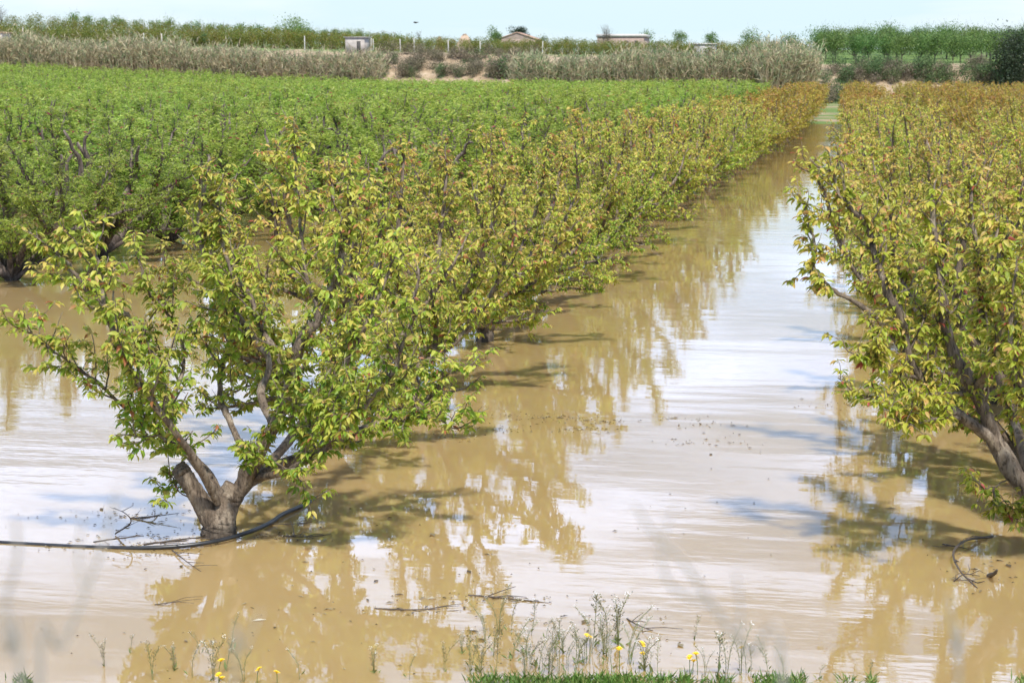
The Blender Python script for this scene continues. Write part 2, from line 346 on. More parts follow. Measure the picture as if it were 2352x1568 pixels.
class Tree:
    """skeleton of tubes and the leaf seats grown along them"""
    def __init__(s, seed, P):
        s.rng = np.random.RandomState(seed); s.P = P; s.wood = []; s.lp = []; s.ld = []; s.lt = []; s.ls = []
    def wig(s, a, d, length, n, up, j=.25):
        pts = [a]; d = unit(d)
        for _ in range(n):
            d = unit(d + s.rng.normal(0, j, 3) + np.array([0, 0, up])); pts.append(pts[-1] + d * length / n)
        return np.array(pts)
    def limb(s, pts, r0, r1, start=.25, k=8, bare=0):
        pts = np.asarray(pts, float); n = len(pts)
        pts = pts + s.rng.normal(0, .012 if k < 16 else .0015, pts.shape) * np.linspace(0, 1, n)[:, None]
        t = np.linspace(0, 1, n); R = (r0 * (1 - t) ** .8 + r1 * (1 - (1 - t) ** .8)) * (1 + (.10 if k < 16 else .05) * np.sin(t * (23 if k < 16 else 9) + s.rng.rand() * 6))
        s.wood.append((pts, R, k, 0))
        seg = np.linalg.norm(np.diff(pts, axis=0), axis=1); L = np.concatenate([[0], np.cumsum(seg)]); tot = L[-1]
        if bare: return
        step = s.P['s1']; u = tot * start
        while u < tot:
            i = min(np.searchsorted(L, u), n - 1); p = pts[i - 1] + (pts[i] - pts[i - 1]) * ((u - L[i - 1]) / max(seg[i - 1], 1e-6))
            T = unit(pts[i] - pts[i - 1]); rd = s.rng.normal(0, 1, 3); rd -= T * rd.dot(T); rd = unit(rd)
            ln = s.P['l1'] * s.rng.uniform(.4, 1.25) * (1 - .35 * u / tot)
            s.branch(p, unit(T * .6 + rd * .9 + np.array([0, 0, s.P['up1']])), ln, .35 * R[i] + .003)
            s.spur(p, rd)
            u += step * s.rng.uniform(.6, 1.5)
        s.branch(pts[-1], unit(pts[-1] - pts[-2]), s.P['l1'] * .45, r1)
    def branch(s, a, d, ln, r):
        n = 5; pts = s.wig(a, d, ln, n, s.P['up2'], .2); r = min(r, .018)
        s.wood.append((pts, np.linspace(max(r, .005), .003, n + 1), 4, 1))
        u = .1
        while u < 1:
            f = u * n; i = min(int(f), n - 1); p = pts[i] + (pts[i + 1] - pts[i]) * (f - i)
            T = unit(pts[i + 1] - pts[i]); rd = unit(s.rng.normal(0, 1, 3))
            if s.rng.rand() < s.P['tw']:
                q = s.wig(p, unit(T * .5 + rd), s.P['l2'] * s.rng.uniform(.4, 1.3), 3, s.P['up2'], .25)
                s.wood.append((q, np.linspace(.0035, .002, 4), 3, 2)); s.seat(q)
            u += s.P['s2'] / ln * s.rng.uniform(.6, 1.4)
        s.seat(pts[1:])
    def spur(s, p, rd):
        s.seat(np.array([p, p + rd * .04]))
    def seat(s, q):                    # leaves along polyline q
        seg = np.linalg.norm(np.diff(q, axis=0), axis=1); tot = seg.sum(); k = max(2, int(tot / s.P['s3']))
        for _ in range(k):
            u = s.rng.rand() ** .8 * (len(q) - 1); i = min(int(u), len(q) - 2); p = q[i] + (q[i + 1] - q[i]) * (u - i)
            tip = u / (len(q) - 1)
            for _ in range(s.P['cl']):
                a = s.rng.uniform(0, 2 * math.pi); dr = s.P['droop']
                d = np.array([math.cos(a) - s.P.get('wind', 0), math.sin(a), s.rng.uniform(-dr, .9 - dr)]) + unit(q[-1] - q[0]) * .35
                s.lp.append(p + unit(d) * .012); s.ld.append(d); s.ls.append(s.P['leaf'] * s.rng.uniform(.55, 1.15) * (1 - .25 * tip))
                s.lt.append(s.rng.beta(2, 3) * .75 + (.35 * tip * s.rng.rand()) + s.P['tint0'])
    def finish(s, floor=.05):
        s.lp = np.array(s.lp); s.ld = np.array(s.ld); s.ls = np.array(s.ls); s.lt = np.clip(np.array(s.lt), 0, 1)
        z = s.lp[:, 2] - s.zw; top = z / 2.6
        s.lt = np.clip(s.lt + s.P.get('tz', .25) * (top - .55), 0, s.P.get('tmax', 1))
        if s.P.get('red'): s.lt[s.rng.rand(len(s.lt)) < s.P['red']] = 1
        elif s.P.get('redz'): s.lt[s.rng.rand(len(s.lt)) < s.P['redz']] = .97
        keep = z > floor
        s.lp, s.ld, s.ls, s.lt = s.lp[keep], s.ld[keep], s.ls[keep], s.lt[keep]; return s
    zw = .45
    def wood_mb(s, maxlevel=2, k0=None):
        mb = MB()
        for pts, R, k, lv in s.wood:
            if lv <= maxlevel:
                mb.tube(pts, R, (k0 or k) if lv == 0 else k, bump=(.03 if k > 12 else .09) if lv == 0 and k >= 8 and not k0 else 0, rng=s.rng)
        return mb
    def leaf_arr(s, kind, frac=1.0, scale=1.0):
        n = len(s.lp); idx = np.arange(n) if frac >= 1 else s.rng.choice(n, int(n * frac), replace=False)
        return leaves(s.lp[idx], s.ld[idx], s.ls[idx] * scale, s.lt[idx], kind, s.rng)

PC = dict(s1=.10, l1=.48, s2=.075, l2=.15, s3=.044, up1=.35, up2=.16, tw=.8, cl=4, droop=1.05, leaf=.08, tint0=.06, wind=.25, tz=.3, redz=.02)
PP = dict(s1=.09, l1=.55, s2=.065, l2=.16, s3=.026, up1=.3, up2=.12, tw=.85, cl=2, droop=.55, leaf=.115, tint0=.12, wind=.2, tz=.3, tmax=.95, red=.02)
def vase_tree(seed, P, nl=7, rad=1.55, ht=2.5, fork=.6, r0=.115, thick=.05, low=5):
    t = Tree(seed, P); g = t.rng
    lean = g.normal(0, .06, 2)
    tp = smooth_path([(0, 0, -.1), (lean[0] * .5, lean[1] * .5, fork * .6), (lean[0], lean[1], fork)], 3)
    t.wood.append((tp, np.linspace(r0 * 1.15, r0 * .9, len(tp)), 10, 0))
    top = tp[-1]
    for i in range(nl):
        a = (i + g.uniform(-.3, .3)) * 2 * math.pi / nl; inner = (i % 3 == 2)
        R = rad * (g.uniform(.35, .6) if inner else g.uniform(.8, 1.1)); H = ht * (g.uniform(.92, 1.05) if inner else g.uniform(.72, 1.0))
        e = np.array([math.cos(a) * R, math.sin(a) * R, 0.45 + H]); b = top - np.array([0, 0, g.uniform(0, .15)])
        c1 = b + np.array([math.cos(a) * R * .38, math.sin(a) * R * .38, .28 * (e[2] - b[2])]) + g.normal(0, .06, 3)
        c2 = b + np.array([math.cos(a) * R * .78, math.sin(a) * R * .78, .62 * (e[2] - b[2])]) + g.normal(0, .09, 3)
        path = smooth_path([b, c1, c2, e], 4); t.limb(path, thick * g.uniform(.8, 1.15), .012, .22, 7)
        if not inner:                  # a fork half way, bending outwards and low
            m = path[6]; e2 = m + np.array([math.cos(a + g.choice([-.8, .8])) * rad * .55, math.sin(a + g.choice([-.8, .8])) * rad * .55, g.uniform(.15, .9)])
            t.limb(smooth_path([m, (m + e2) / 2 + g.normal(0, .08, 3), e2], 4), thick * .55, .008, .1, 6)
    if thick > .07:                    # pruned pale stubs poking out of the crown
        for _ in range(4):
            a = g.uniform(0, 6.28); q0 = np.array([math.cos(a) * rad * .5, math.sin(a) * rad * .5, .45 + ht * .62]); q = [q0]; d = unit(np.array([g.normal(0, .6), g.normal(0, .6), 1.]))
            for _ in range(5): d = unit(d + g.normal(0, .4, 3) + (0, 0, .15)); q.append(q[-1] + d * .17)
            t.wood.append((np.array(q), np.linspace(.05, .022, 6), 6, 0))
    for i in range(low):               # low side limbs that hang close to the water
        a = (i + g.uniform(-.3, .3)) * 2 * math.pi / low + .4; R = rad * g.uniform(.7, .93); b = top - np.array([0, 0, .12])
        e = np.array([math.cos(a) * R, math.sin(a) * R, .45 + g.uniform(.45, .95)]); c1 = b + (e - b) * .4 + np.array([0, 0, .22]) + g.normal(0, .05, 3)
        t.limb(smooth_path([b, c1, e], 5), thick * .6, .009, .25, 6)
    return t.finish()

# hand laid skeletons of the two nearest trees: picture column, row, metres behind the trunk
def pixel_limbs(base, rows, limbs, seed, P):
    t = Tree(seed, P); t.zw = 0; b = atz(*base); d0 = (b - CAM).dot(Fv)
    for pts, r0, r1, st in limbs:
        W_ = np.array([atd(x, y, d0 + o) for x, y, o in pts]) - b
        t.limb(smooth_path(W_, 10 if st < 0 else 4), r0 * (1 if st < 0 else .84), r1, max(st, 0), 18 if st < 0 else 10, bare=st < 0)
    return t, b
P2 = dict(PC); P2.update(s1=.065, l1=.30, s2=.065, s3=.042, tint0=0, tz=.14, redz=.012)
L_LIMBS = [
 ([(500, 1300, 0), (500, 1250, 0), (502, 1222, 0), (508, 1190, 0), (522, 1150, 0), (540, 1120, 0)], .142, .085, -1),
 ([(492, 1205, -.03), (455, 1140, -.08), (425, 1095, -.12), (409, 1070, -.12)], .075, .058, -1),
 ([(522, 1180, 0), (560, 1105, 0), (590, 1045, -.1), (627, 981, -.2), (666, 893, -.35), (685, 800, -.5), (735, 720, -.5), (770, 660, -.55), (785, 590, -.6), (800, 520, -.6), (812, 450, -.6)], .075, .014, .42),
 ([(535, 1145, 0), (592, 1097, .05), (680, 1051, .1), (803, 999, .2), (870, 975, .3), (919, 963, .35), (965, 935, .4), (1010, 890, .5), (1045, 850, .5)], .055, .010, .42),
 ([(673, 1058, .1), (743, 981, -.2), (775, 876, -.3), (830, 770, -.4), (870, 680, -.4), (900, 600, -.4)], .03, .008, .15),
 ([(510, 1170, .05), (487, 1110, .1), (440, 1050, .1), (395, 995, .1), (381, 946, .1), (374, 886, 0), (340, 800, 0), (285, 726, -.1), (220, 691, -.2), (165, 620, -.2), (110, 560, -.3)], .055, .008, .26),
 ([(430, 1035, .1), (360, 990, -.2), (280, 930, -.4), (200, 860, -.5), (120, 800, -.6), (75, 765, -.6)], .022, .005, .2),
 ([(560, 1120, .1), (574, 1060, .3), (553, 1023, .4), (525, 960, .5), (508, 918, .55), (510, 850, .6), (540, 760, .6), (520, 680, .7), (490, 600, .7), (480, 520, .7)], .038, .008, .45),
 ([(627, 981, -.2), (600, 900, .1), (620, 830, .2), (566, 756, .2), (500, 646, .1), (465, 576, .05), (455, 500, 0), (470, 430, 0)], .034, .010, .35),
 ([(666, 893, -.3), (640, 820, -.2), (600, 756, -.1), (580, 696, 0), (530, 626, 0), (505, 540, .1), (510, 480, .1)], .03, .010, .3),
 ([(560, 1120, .2), (640, 1040, .7), (720, 930, 1.0), (800, 820, 1.2), (850, 700, 1.3), (870, 560, 1.3), (880, 470, 1.3)], .045, .010, .38),
 ([(500, 1155, -.1), (450, 1060, -.4), (380, 960, -.7), (300, 850, -.9), (250, 740, -1.0), (230, 640, -1.0), (220, 560, -1)], .036, .008, .33),
 ([(381, 946, .1), (420, 850, .3), (410, 760, .4), (350, 680, .4), (320, 600, .4)], .02, .006, .2),
 ([(735, 720, -.5), (700, 620, -.3), (690, 520, -.2), (680, 430, -.2), (678, 370, -.2)], .02, .006, .2),
 ([(592, 1097, 0), (660, 1080, -.4), (760, 1020, -.7), (850, 920, -.9), (920, 820, -1), (950, 720, -1.1), (960, 620, -1.1)], .03, .008, .3),
 ([(905, 966, .35), (960, 958, .2), (1010, 968, .1), (1050, 985, 0)], .014, .004, .15),
 ([(560, 1105, 0), (600, 1060, -.3), (640, 1065, -.5), (690, 1085, -.6)], .012, .004, .35),
 ([(440, 1050, .1), (400, 1020, -.3), (350, 1000, -.5), (310, 1005, -.6)], .012, .004, .2),
 ([(700, 1045, .1), (690, 985, .4), (740, 930, .5), (800, 890, .6)], .016, .005, .2),
 ([(610, 1010, -.15), (640, 960, -.5), (700, 930, -.7), (760, 940, -.8)], .014, .005, .3),
 ([(508, 918, .55), (560, 890, .5), (640, 880, .4)], .01, .004, .2),
 ([(447, 1130, -.05), (425, 1140, -.1), (395, 1118, -.15), (375, 1130, -.18)], .007, .003, .45),
]
R_LIMBS = [
 ([(2445, 1310, 0), (2440, 1260, 0), (2410, 1190, 0), (2370, 1130, 0)], .12, .10, -1),
 ([(2400, 1180, 0), (2329, 1086, 0), (2285, 1010, 0), (2240, 900, -.05), (2195, 830, -.1), (2170, 740, -.15), (2160, 640, -.2), (2150, 540, -.2), (2140, 450, -.2)], .085, .012, .3),
 ([(2300, 1035, 0), (2262, 995, -.05), (2206, 955, -.1), (2140, 900, -.2), (2087, 823, -.3), (2078, 760, -.3), (2050, 690, -.4), (2015, 600, -.4), (1995, 530, -.4), (1950, 470, -.5), (1925, 440, -.5), (1895, 385, -.5)], .055, .008, .22),
 ([(2087, 823, -.3), (2040, 760, -.3), (1990, 710, -.35), (1939, 680, -.4), (1900, 658, -.4), (1862, 631, -.4), (1872, 585, -.4), (1855, 500, -.4), (1836, 450, -.4)], .026, .004, .5),
 ([(2217, 904, -.05), (2160, 905, -.3), (2108, 907, -.4), (2045, 865, -.5), (2015, 800, -.5), (1998, 750, -.5)], .022, .005, .3),
 ([(2125, 870, -.25), (2087, 862, -.3), (2030, 845, -.4), (2000, 830, -.5), (1965, 812, -.5)], .018, .004, .4),
 ([(2206, 960, -.1), (2150, 960, -.5), (2090, 975, -.7), (2030, 935, -.8)], .016, .004, .3),
 ([(2410, 1190, 0), (2425, 1050, .1), (2405, 900, .2), (2385, 750, .2), (2370, 600, .2), (2350, 450, .2)], .06, .010, .25),
 ([(2400, 1180, .2), (2340, 1000, .7), (2290, 850, 1.0), (2255, 700, 1.2), (2240, 550, 1.2), (2230, 430, 1.2)], .05, .010, .25),
 ([(2240, 900, -.05), (2290, 800, -.5), (2315, 700, -.7), (2300, 600, -.8), (2290, 520, -.8)], .035, .008, .15),
 ([(2410, 1190, -.1), (2400, 1050, -.6), (2350, 900, -.9), (2320, 780, -1.1), (2330, 640, -1.2)], .04, .008, .25),
 ([(2430, 1220, 0), (2540, 1060, .1), (2640, 900, .2), (2700, 740, .2), (2740, 600, .2)], .055, .010, .25),
 ([(2420, 1200, .2), (2500, 1050, .8), (2560, 900, 1.1), (2590, 720, 1.3), (2600, 560, 1.3)], .05, .010, .25),
 ([(2430, 1210, -.1), (2480, 1080, -.6), (2520, 950, -.9), (2500, 800, -1.1), (2480, 650, -1.1)], .045, .010, .25),
 ([(2195, 830, -.1), (2120, 740, .2), (2070, 640, .4), (2050, 540, .5), (2040, 450, .5)], .03, .008, .15),
 ([(2378, 1130, -.1), (2355, 1165, -.2), (2350, 1190, -.25)], .008, .003, .3),
 ([(2320, 1098, 0), (2290, 1112, -.1), (2255, 1118, -.15)], .007, .003, .5),
]
P1 = dict(PC); P1.update(s1=.09, l1=.48, s2=.075, s3=.040, tz=.24, tint0=.03)
def place_leafy(t, b, label, group):
    root = empty('cherry_tree', b)
    t.wood_mb(2).build('trunk', M_BK, root, smooth=True)
    V, F, T = t.leaf_arr('ovate'); mk('crown', V, F, [M_CH], root, tint=T)
    tag(root, label, 'cherry tree', group); print(label, len(t.lp)); return root
GL = 'cherry trees in the row left of the flooded lane'; GRR = 'cherry trees in the rows right of the flooded lane'
tl, bL = pixel_limbs((503, 1229), None, L_LIMBS, 11, P1); tl.finish(.06)
place_leafy(tl, bL, 'nearest cherry tree at lower left, sawn stub on trunk, black hose at its foot', GL)
tr, bR = pixel_limbs((2440, 1262), None, R_LIMBS, 12, P2); tr.finish(.06)
place_leafy(tr, bR, 'big leafy cherry tree at the right edge leaning a bare crooked arm over the water', GRR)
print('bases', bL, bR)

# shared meshes: near, middle and far detail of each variant
VAR = {}
def variants(key, P, mleaf, mfar, mbark, seeds, lod, **kw):
    for sd_ in seeds:
        t = vase_tree(sd_, P, **kw)
        out = {}
        w = t.wood_mb(2); V, F, T = w.arrays(); out['nt'] = mk(key + '_trunk', V, F, [mbark], tint=T, smooth=True, link=False)
        V, F, T = t.leaf_arr(lod[0]); out['nc'] = mk(key + '_crown', V, F, [mleaf], tint=T, link=False)
        w = t.wood_mb(1, 5); V, F, T = w.arrays(); out['mt'] = mk(key + '_trunk', V, F, [mbark], tint=T, smooth=True, link=False)
        V, F, T = t.leaf_arr(lod[1], .42, 1.4); out['mc'] = mk(key + '_crown', V, F, [mleaf], tint=T, link=False)
        for nm, fr, sc_, lvl in (('f', .14, 2.3, 0), ('ff', .055, 3.4, 0)):
            w = t.wood_mb(lvl, 4); V, F, T = w.arrays(); V2, F2, T2 = t.leaf_arr(lod[1], fr, sc_)
            F2 = [f + len(V) for f in F2]
            VV = np.vstack([V, V2]); TT = np.concatenate([T, T2])
            out[nm + 'raw'] = (VV, F + F2, [0] * len(F) + [1] * len(F2), TT)
            out[nm] = mk(key + '_far', VV, F + F2, [mbark, mfar], midx=[0] * len(F) + [1] * len(F2), tint=TT, link=False)
        VAR.setdefault(key, []).append(out); print(key, sd_, len(t.lp))
variants('cherry', PC, M_CH, M_CHF, M_BK, (21, 22, 23, 24), ('ovate', 'diamond'), nl=8, rad=1.6, ht=2.45)
variants('peach', PP, M_PE, M_PE, M_BP, (31, 32, 33, 34), ('lance', 'lance2'), nl=8, rad=1.9, ht=2.35, thick=.085, r0=.13)
RND = random.Random(3)
def put_tree(key, name, x, y, label, cat, group, lod, s=1.0, z=None, wide=1.0):
    v = RND.choice(VAR[key]); z = float(height(x, y)) if z is None else z; rz = RND.uniform(0, 6.28)
    if lod in ('n', 'm'):
        r = empty(name, (x, y, z), rz, s)
        for nm, me in (('trunk', v[lod + 't']), ('crown', v[lod + 'c'])):
            o = bpy.data.objects.new(nm, me); COL.objects.link(o); o.parent = r
    else:
        r = bpy.data.objects.new(name, v[lod]); COL.objects.link(r); r.location = (x, y, z); r.rotation_euler = (0, 0, rz); r.scale = (s, s, s)
    r.scale = (s * wide, s * wide, s)
    return tag(r, label, cat, group)
ORD = ['', 'first', 'second', 'third', 'fourth', 'fifth', 'sixth', 'seventh', 'eighth', 'ninth', 'tenth', 'eleventh', 'twelfth']
def lodof(y): return 'n' if y < 34 else 'm' if y < 75 else 'f' if y < 140 else 'ff'
SP = 3.35
def fs(y): return 1.0 - .12 * float(sm(50, 170, y))
for k in range(1, 60):                # left cherry row
    y = bL[1] + SP * k + RND.uniform(-.15, .15)
    if y > 204: break
    bend = 1.3 * float(sm(38, 110, y))
    lab = f'{ORD[k + 1]} cherry tree along the row left of the flooded lane, counted from the front' if k < 10 else 'distant bronze green cherry tree in the narrowing row left of the lane'
    put_tree('cherry', 'cherry_tree', bL[0] + bend + RND.uniform(-.12, .12), y, lab, 'cherry tree', GL, lodof(y), fs(y) * RND.uniform(.94, 1.05), wide=1 + .2 * float(sm(50, 110, y)))
for j, L_ in enumerate((bR[0], bR[0] + 5.2, bR[0] + 10.4, bR[0] + 15.6, bR[0] + 20.8)):
    for k in range(1, 60):
        y = bR[1] + SP * k + RND.uniform(-.15, .15) - (.8 if j == 0 else 0)
        if y > 206: break
        if L_ > .112 * y + 3.5: continue
        if j == 0 and k < 10: lab = f'{ORD[k + 1]} cherry tree along the row bordering the lane on the right'
        elif j == 0: lab = 'distant bronze green cherry tree in the row bordering the lane on the right'
        else: lab = 'cherry tree in the orchard rows behind the right lane row, only its bronze top showing'
        put_tree('cherry', 'cherry_tree', L_ + RND.uniform(-.12, .12), y, lab, 'cherry tree', GRR, lodof(y), fs(y) * RND.uniform(.94, 1.05))
# peach orchard
spots = []
for j in range(30):
    L_ = -9.2 - 4.3 * j; y0 = 35.5 if j == 0 else 28.0
    y = y0 + (0 if j < 2 else RND.uniform(0, 2))
    while y < yb(L_) - 4:
        if L_ > -.50 * y - 4.5: spots.append((y, L_, j))
        y += 3.6
spots.sort()
GP = 'peach trees of the green orchard on the left'
stuffV, stuffF, stuffT, nv = [], {}, [], 0
rp = np.random.RandomState(8)
cnt = {}
for n_, (y, L_, j) in enumerate(spots):
    x = L_ + RND.uniform(-.15, .15); yy = y + RND.uniform(-.2, .2); s = (1.0 - .1 * float(sm(50, 170, y))) * RND.uniform(.88, 1.1)
    if n_ < 296:
        cnt[j] = cnt.get(j, 0) + 1; c = cnt[j]
        if j == 1 and c == 1: lab = 'front peach tree at the left edge, dark trunk standing in brown water'
        elif j == 1 and c == 2: lab = 'peach tree just behind the front left one, branch drooping to the water'
        elif j == 0 and c == 1: lab = 'peach tree seen through the nearest cherry tree, first of the row beside the cherries'
        else: lab = 'green peach tree merging with its neighbours in the nearer half of the left orchard'
        put_tree('peach', 'peach_tree', x, yy, lab, 'peach tree', GP, lodof(y) if y < 140 else 'ff', s)
    else:
        v = RND.choice(VAR['peach']); V, F, mi, T = v['fraw' if y < 90 else 'ffraw']; a = RND.uniform(0, 6.28)
        c_, s_ = math.cos(a), math.sin(a); R_ = np.array([[c_, -s_, 0], [s_, c_, 0], [0, 0, 1]])
        stuffV.append(V @ R_.T * s + np.array([x, yy, float(height(x, yy))])); tt = T.copy(); stuffT.append(tt)
        for f, m in zip(F, mi):
            if len(f): stuffF.setdefault((m, f.shape[1]), []).append(f + nv)
        nv += len(V)
ks = sorted(stuffF)
o = mk('peach_orchard', np.vstack(stuffV), [np.vstack(stuffF[k]) for k in ks], [M_BP, M_PE], midx=[k[0] for k in ks], tint=np.concatenate(stuffT))
tag(o, 'unbroken far canopy of the green peach orchard reaching to the reed beds', 'orchard', kind='stuff')
print('peach spots', len(spots))

# ------------------------------------------------------------------ leafy blobs: far trees and shrubs
def blob_plant(seed, w, h, nleaf, leaf, mleaf, trunk=0, tr=.1, clumps=9, low=.0, bark=None, flat=1.0, tint=(0, 1), twig=0, kind='diamond'):
    g = np.random.RandomState(seed); mb = MB(); base = trunk
    cs = []
    for i in range(clumps):
        a = g.uniform(0, 6.28); r = w / 2 * .62 * math.sqrt(g.rand()); z = base + (h - base) * g.uniform(.25 + low, .78)
        cs.append((math.cos(a) * r, math.sin(a) * r, z, w * g.uniform(.16, .30)))
    if trunk:
        mb.tube(smooth_path([(0, 0, -.2), (g.normal(0, .04), g.normal(0, .04), trunk * .6), (g.normal(0, .08), g.normal(0, .08), trunk + .2)], 3), np.linspace(tr, tr * .7, 7), 7)
    for c in cs[:7]:
        s0 = np.array([0, 0, trunk * .9 if trunk else 0.02]); e = np.array(c[:3]); mid = (s0 + e) / 2 + g.normal(0, .08 * w, 3) * (1, 1, .3)
        mb.tube(smooth_path([s0, mid, e], 3), np.linspace(tr * .5, tr * .12, 7), 4)
    for _ in range(twig):
        c = cs[g.randint(len(cs))]; p = np.array(c[:3]); d = unit(g.normal(0, .6, 3) + np.array([0, 0, .9]))
        mb.tube([p, p + d * c[3] * 1.2, p + d * c[3] * 2.0 + g.normal(0, .1, 3)], [tr * .09, tr * .07, tr * .04], 3)
    P, D = [], []
    for _ in range(nleaf):
        c = cs[g.randint(len(cs))]; d = unit(g.normal(0, 1, 3)); r = c[3] * (g.rand() ** .45) * g.uniform(.8, 1.25)
        p = np.array([c[0] + d[0] * r, c[1] + d[1] * r, c[2] + d[2] * r * flat])
        if p[2] < .03: p[2] = g.uniform(.03, .3)
        P.append(p); D.append(d + g.normal(0, .7, 3) + np.array([0, 0, .2]))
    V, F, T = leaves(np.array(P), np.array(D), g.uniform(.6, 1.3, nleaf) * leaf, g.uniform(*tint, nleaf), kind, g, 2)
    return mb, (V, F, T), mleaf, bark or M_BG
def as_single(name, bp):
    mb, (V, F, T), ml, bk = bp; V0, F0, T0 = mb.arrays()
    return mk(name, np.vstack([V0, V]), F0 + [f + len(V0) for f in F], [bk, ml], midx=[0] * len(F0) + [1] * len(F), tint=np.concatenate([T0, T]), link=False)
def as_thing(name, bp, loc, label, cat, group=None, rz=0, s=1):
    r = empty(name, loc, rz, s); mb, (V, F, T), ml, bk = bp
    mb.build('trunk' if name.endswith('tree') else 'stem', bk, r, True); mk('crown' if name.endswith('tree') else 'foliage', V, F, [ml], r, tint=T)
    return tag(r, label, cat, group)
def inst(name, me, x, y, label, cat, group, s=1.0, z=None, sz=1):
    o = bpy.data.objects.new(name, me); COL.objects.link(o); o.location = (x, y, float(height(x, y)) if z is None else z)
    o.rotation_euler = (0, 0, RND.uniform(0, 6.28)); o.scale = (s, s, s * sz); return tag(o, label, cat, group)

# almond orchard at upper right
alm = [as_single('almond', blob_plant(50 + i, 5.6, 4.9, 2600, .26, M_AL, 1.3, .13, 18, twig=14)) for i in range(4)]
n_ = 0
for r_ in range(7):
    y = 262 + r_ * 9
    x = -7.5 - .004 * r_ * 9 + (0 if r_ % 2 else 1.5)
    while x < .102 * y + 2:
        if x > colx(1872, y) - 0:
            lab = ('almond tree in the front line of the upper right grove, dark trunk on green grass' if r_ == 0 else
                   'almond tree standing behind the front line of the upper right grove')
            inst('almond_tree', alm[n_ % 4], x + RND.uniform(-.4, .4), y + RND.uniform(-.8, .8), lab, 'almond tree', 'almond trees on the terrace at upper right', RND.uniform(.76, 1.02)); n_ += 1
        x += 4.7
# terrace orchard behind the reeds, crest hedge
ter = [as_single('terrace', blob_plant(60 + i, 3.4, 2.7, 900, .2, M_TE, .15, .07, 14, twig=8, low=-.2)) for i in range(4)]
for r_ in range(4):
    px = -30 - r_ * 10
    while px < 1850:
        Y = 253 + .2 * max(0, -colx(px, 250) - 15) * .55 + r_ * 24
        if True:
            lab = ('orchard bush in the front line of the terrace above the reeds' if r_ == 0 else 'orchard bush in the back lines of the terrace above the reeds')
            if not (790 < px < 850 and r_ == 0):
                inst('terrace_bush', ter[RND.randrange(4)], colx(px, Y), Y + RND.uniform(-.6, .6), lab, 'orchard bush', 'bushes planted in lines on the upper terrace', RND.uniform(.75, .95) if px > 930 else RND.uniform(.95, 1.15))
        px += RND.uniform(22, 31)
hed = [as_single('hedge', blob_plant(70 + i, 3.4, 3.4, 700, .26, M_HG, .4, .07, 10, twig=26, low=-.1)) for i in range(3)]
px = 175
while px < 930:
    Y = 352; inst('crest_tree', hed[RND.randrange(3)], colx(px, Y), Y + RND.uniform(-2, 2), 'dark green tree in the line along the left hill crest, bare shoots above it', 'tree', 'trees along the left hill crest', RND.uniform(.85, 1.1) * (1.1 - .25 * (px > 850)))
    px += RND.uniform(24, 34)
# single trees on the skyline: column, top row, width px, distance, kind
def sky_tree(px, top, wpx, Y, seed, ml, label, n=900, leaf=.3, trunk=1.0, flat=1, twig=10, name='skyline_tree', tint=(0, 1), clumps=10, low=0):
    x = colx(px, Y); z = float(height(x, Y)); h = aty(px, top, Y)[2] - z; w = wpx * Y / FPX
    bp = blob_plant(seed, w, max(h * .98, 1), n, leaf, ml, min(trunk, h * .4), .12, clumps, low, flat=flat, twig=twig, tint=tint)
    return as_thing(name, bp, (x, Y, z), label, 'tree')
sky_tree(680, 40, 95, 365, 80, M_AL, 'broad pale green tree rising above the left hill crest', 1800, .35, clumps=13, tint=(.5, 1))
sky_tree(1134, 57, 42, 330, 81, M_AL, 'green tree on the skyline left of the small gabled hut', 1300, .28, tint=(.2, 1))
sky_tree(1192, 58, 50, 345, 82, M_DK, 'dark domed pine rising behind the gabled hut', 2600, .25, 1.5, .7, 2, 'umbrella_pine_tree', clumps=16, low=.25)
sky_tree(1250, 72, 26, 335, 83, M_SG, 'small thin olive coloured tree right of the domed pine', 300, .22)
sky_tree(1297, 80, 22, 335, 84, M_SG, 'low bushy tree on the skyline between the pine and the brick barn', 300, .22)
sky_tree(1395, 58, 48, 310, 85, M_SH, 'leafless grey tree in front of the brick barn', 160, .14, 1.0, 1, 160, tint=(.5, 1))
sky_tree(1482, 61, 50, 330, 86, M_AL, 'spreading green tree at the right end of the brick barn', 700, .26)
sky_tree(1560, 67, 50, 320, 87, M_AL, 'rounded green tree between the brick barn and the grey shed', 1000, .26)
sky_tree(1630, 68, 44, 320, 88, M_AL, 'green tree with a double crown behind the grey shed', 1100, .24)
sky_tree(1720, 62, 68, 320, 89, M_AL, 'wide green tree alone on the skyline right of the grey shed', 1300, .26)
sky_tree(1812, 76, 46, 300, 90, M_AL, 'low green tree at the left end of the almond grove', 900, .26)
sky_tree(962, 66, 20, 340, 91, M_SH, 'slender leafless sapling on the skyline below the flying bird', 40, .12, .8, 1, 60)
sky_tree(8, 8, 34, 335, 92, M_SH, 'leafless tree top at the upper left corner', 80, .12, 1, 1, 120)
sky_tree(468, 79, 52, 262, 93, M_SG, 'grey green olive tree standing above the left reeds', 1500, .2, .5, tint=(.3, 1))
sky_tree(2330, 52, 128, 236, 94, M_DK, 'tall dark evergreen tree at the right edge above the bank', 11000, .26, .8, 1.2, 14, 'evergreen_tree', clumps=34, low=-.3)
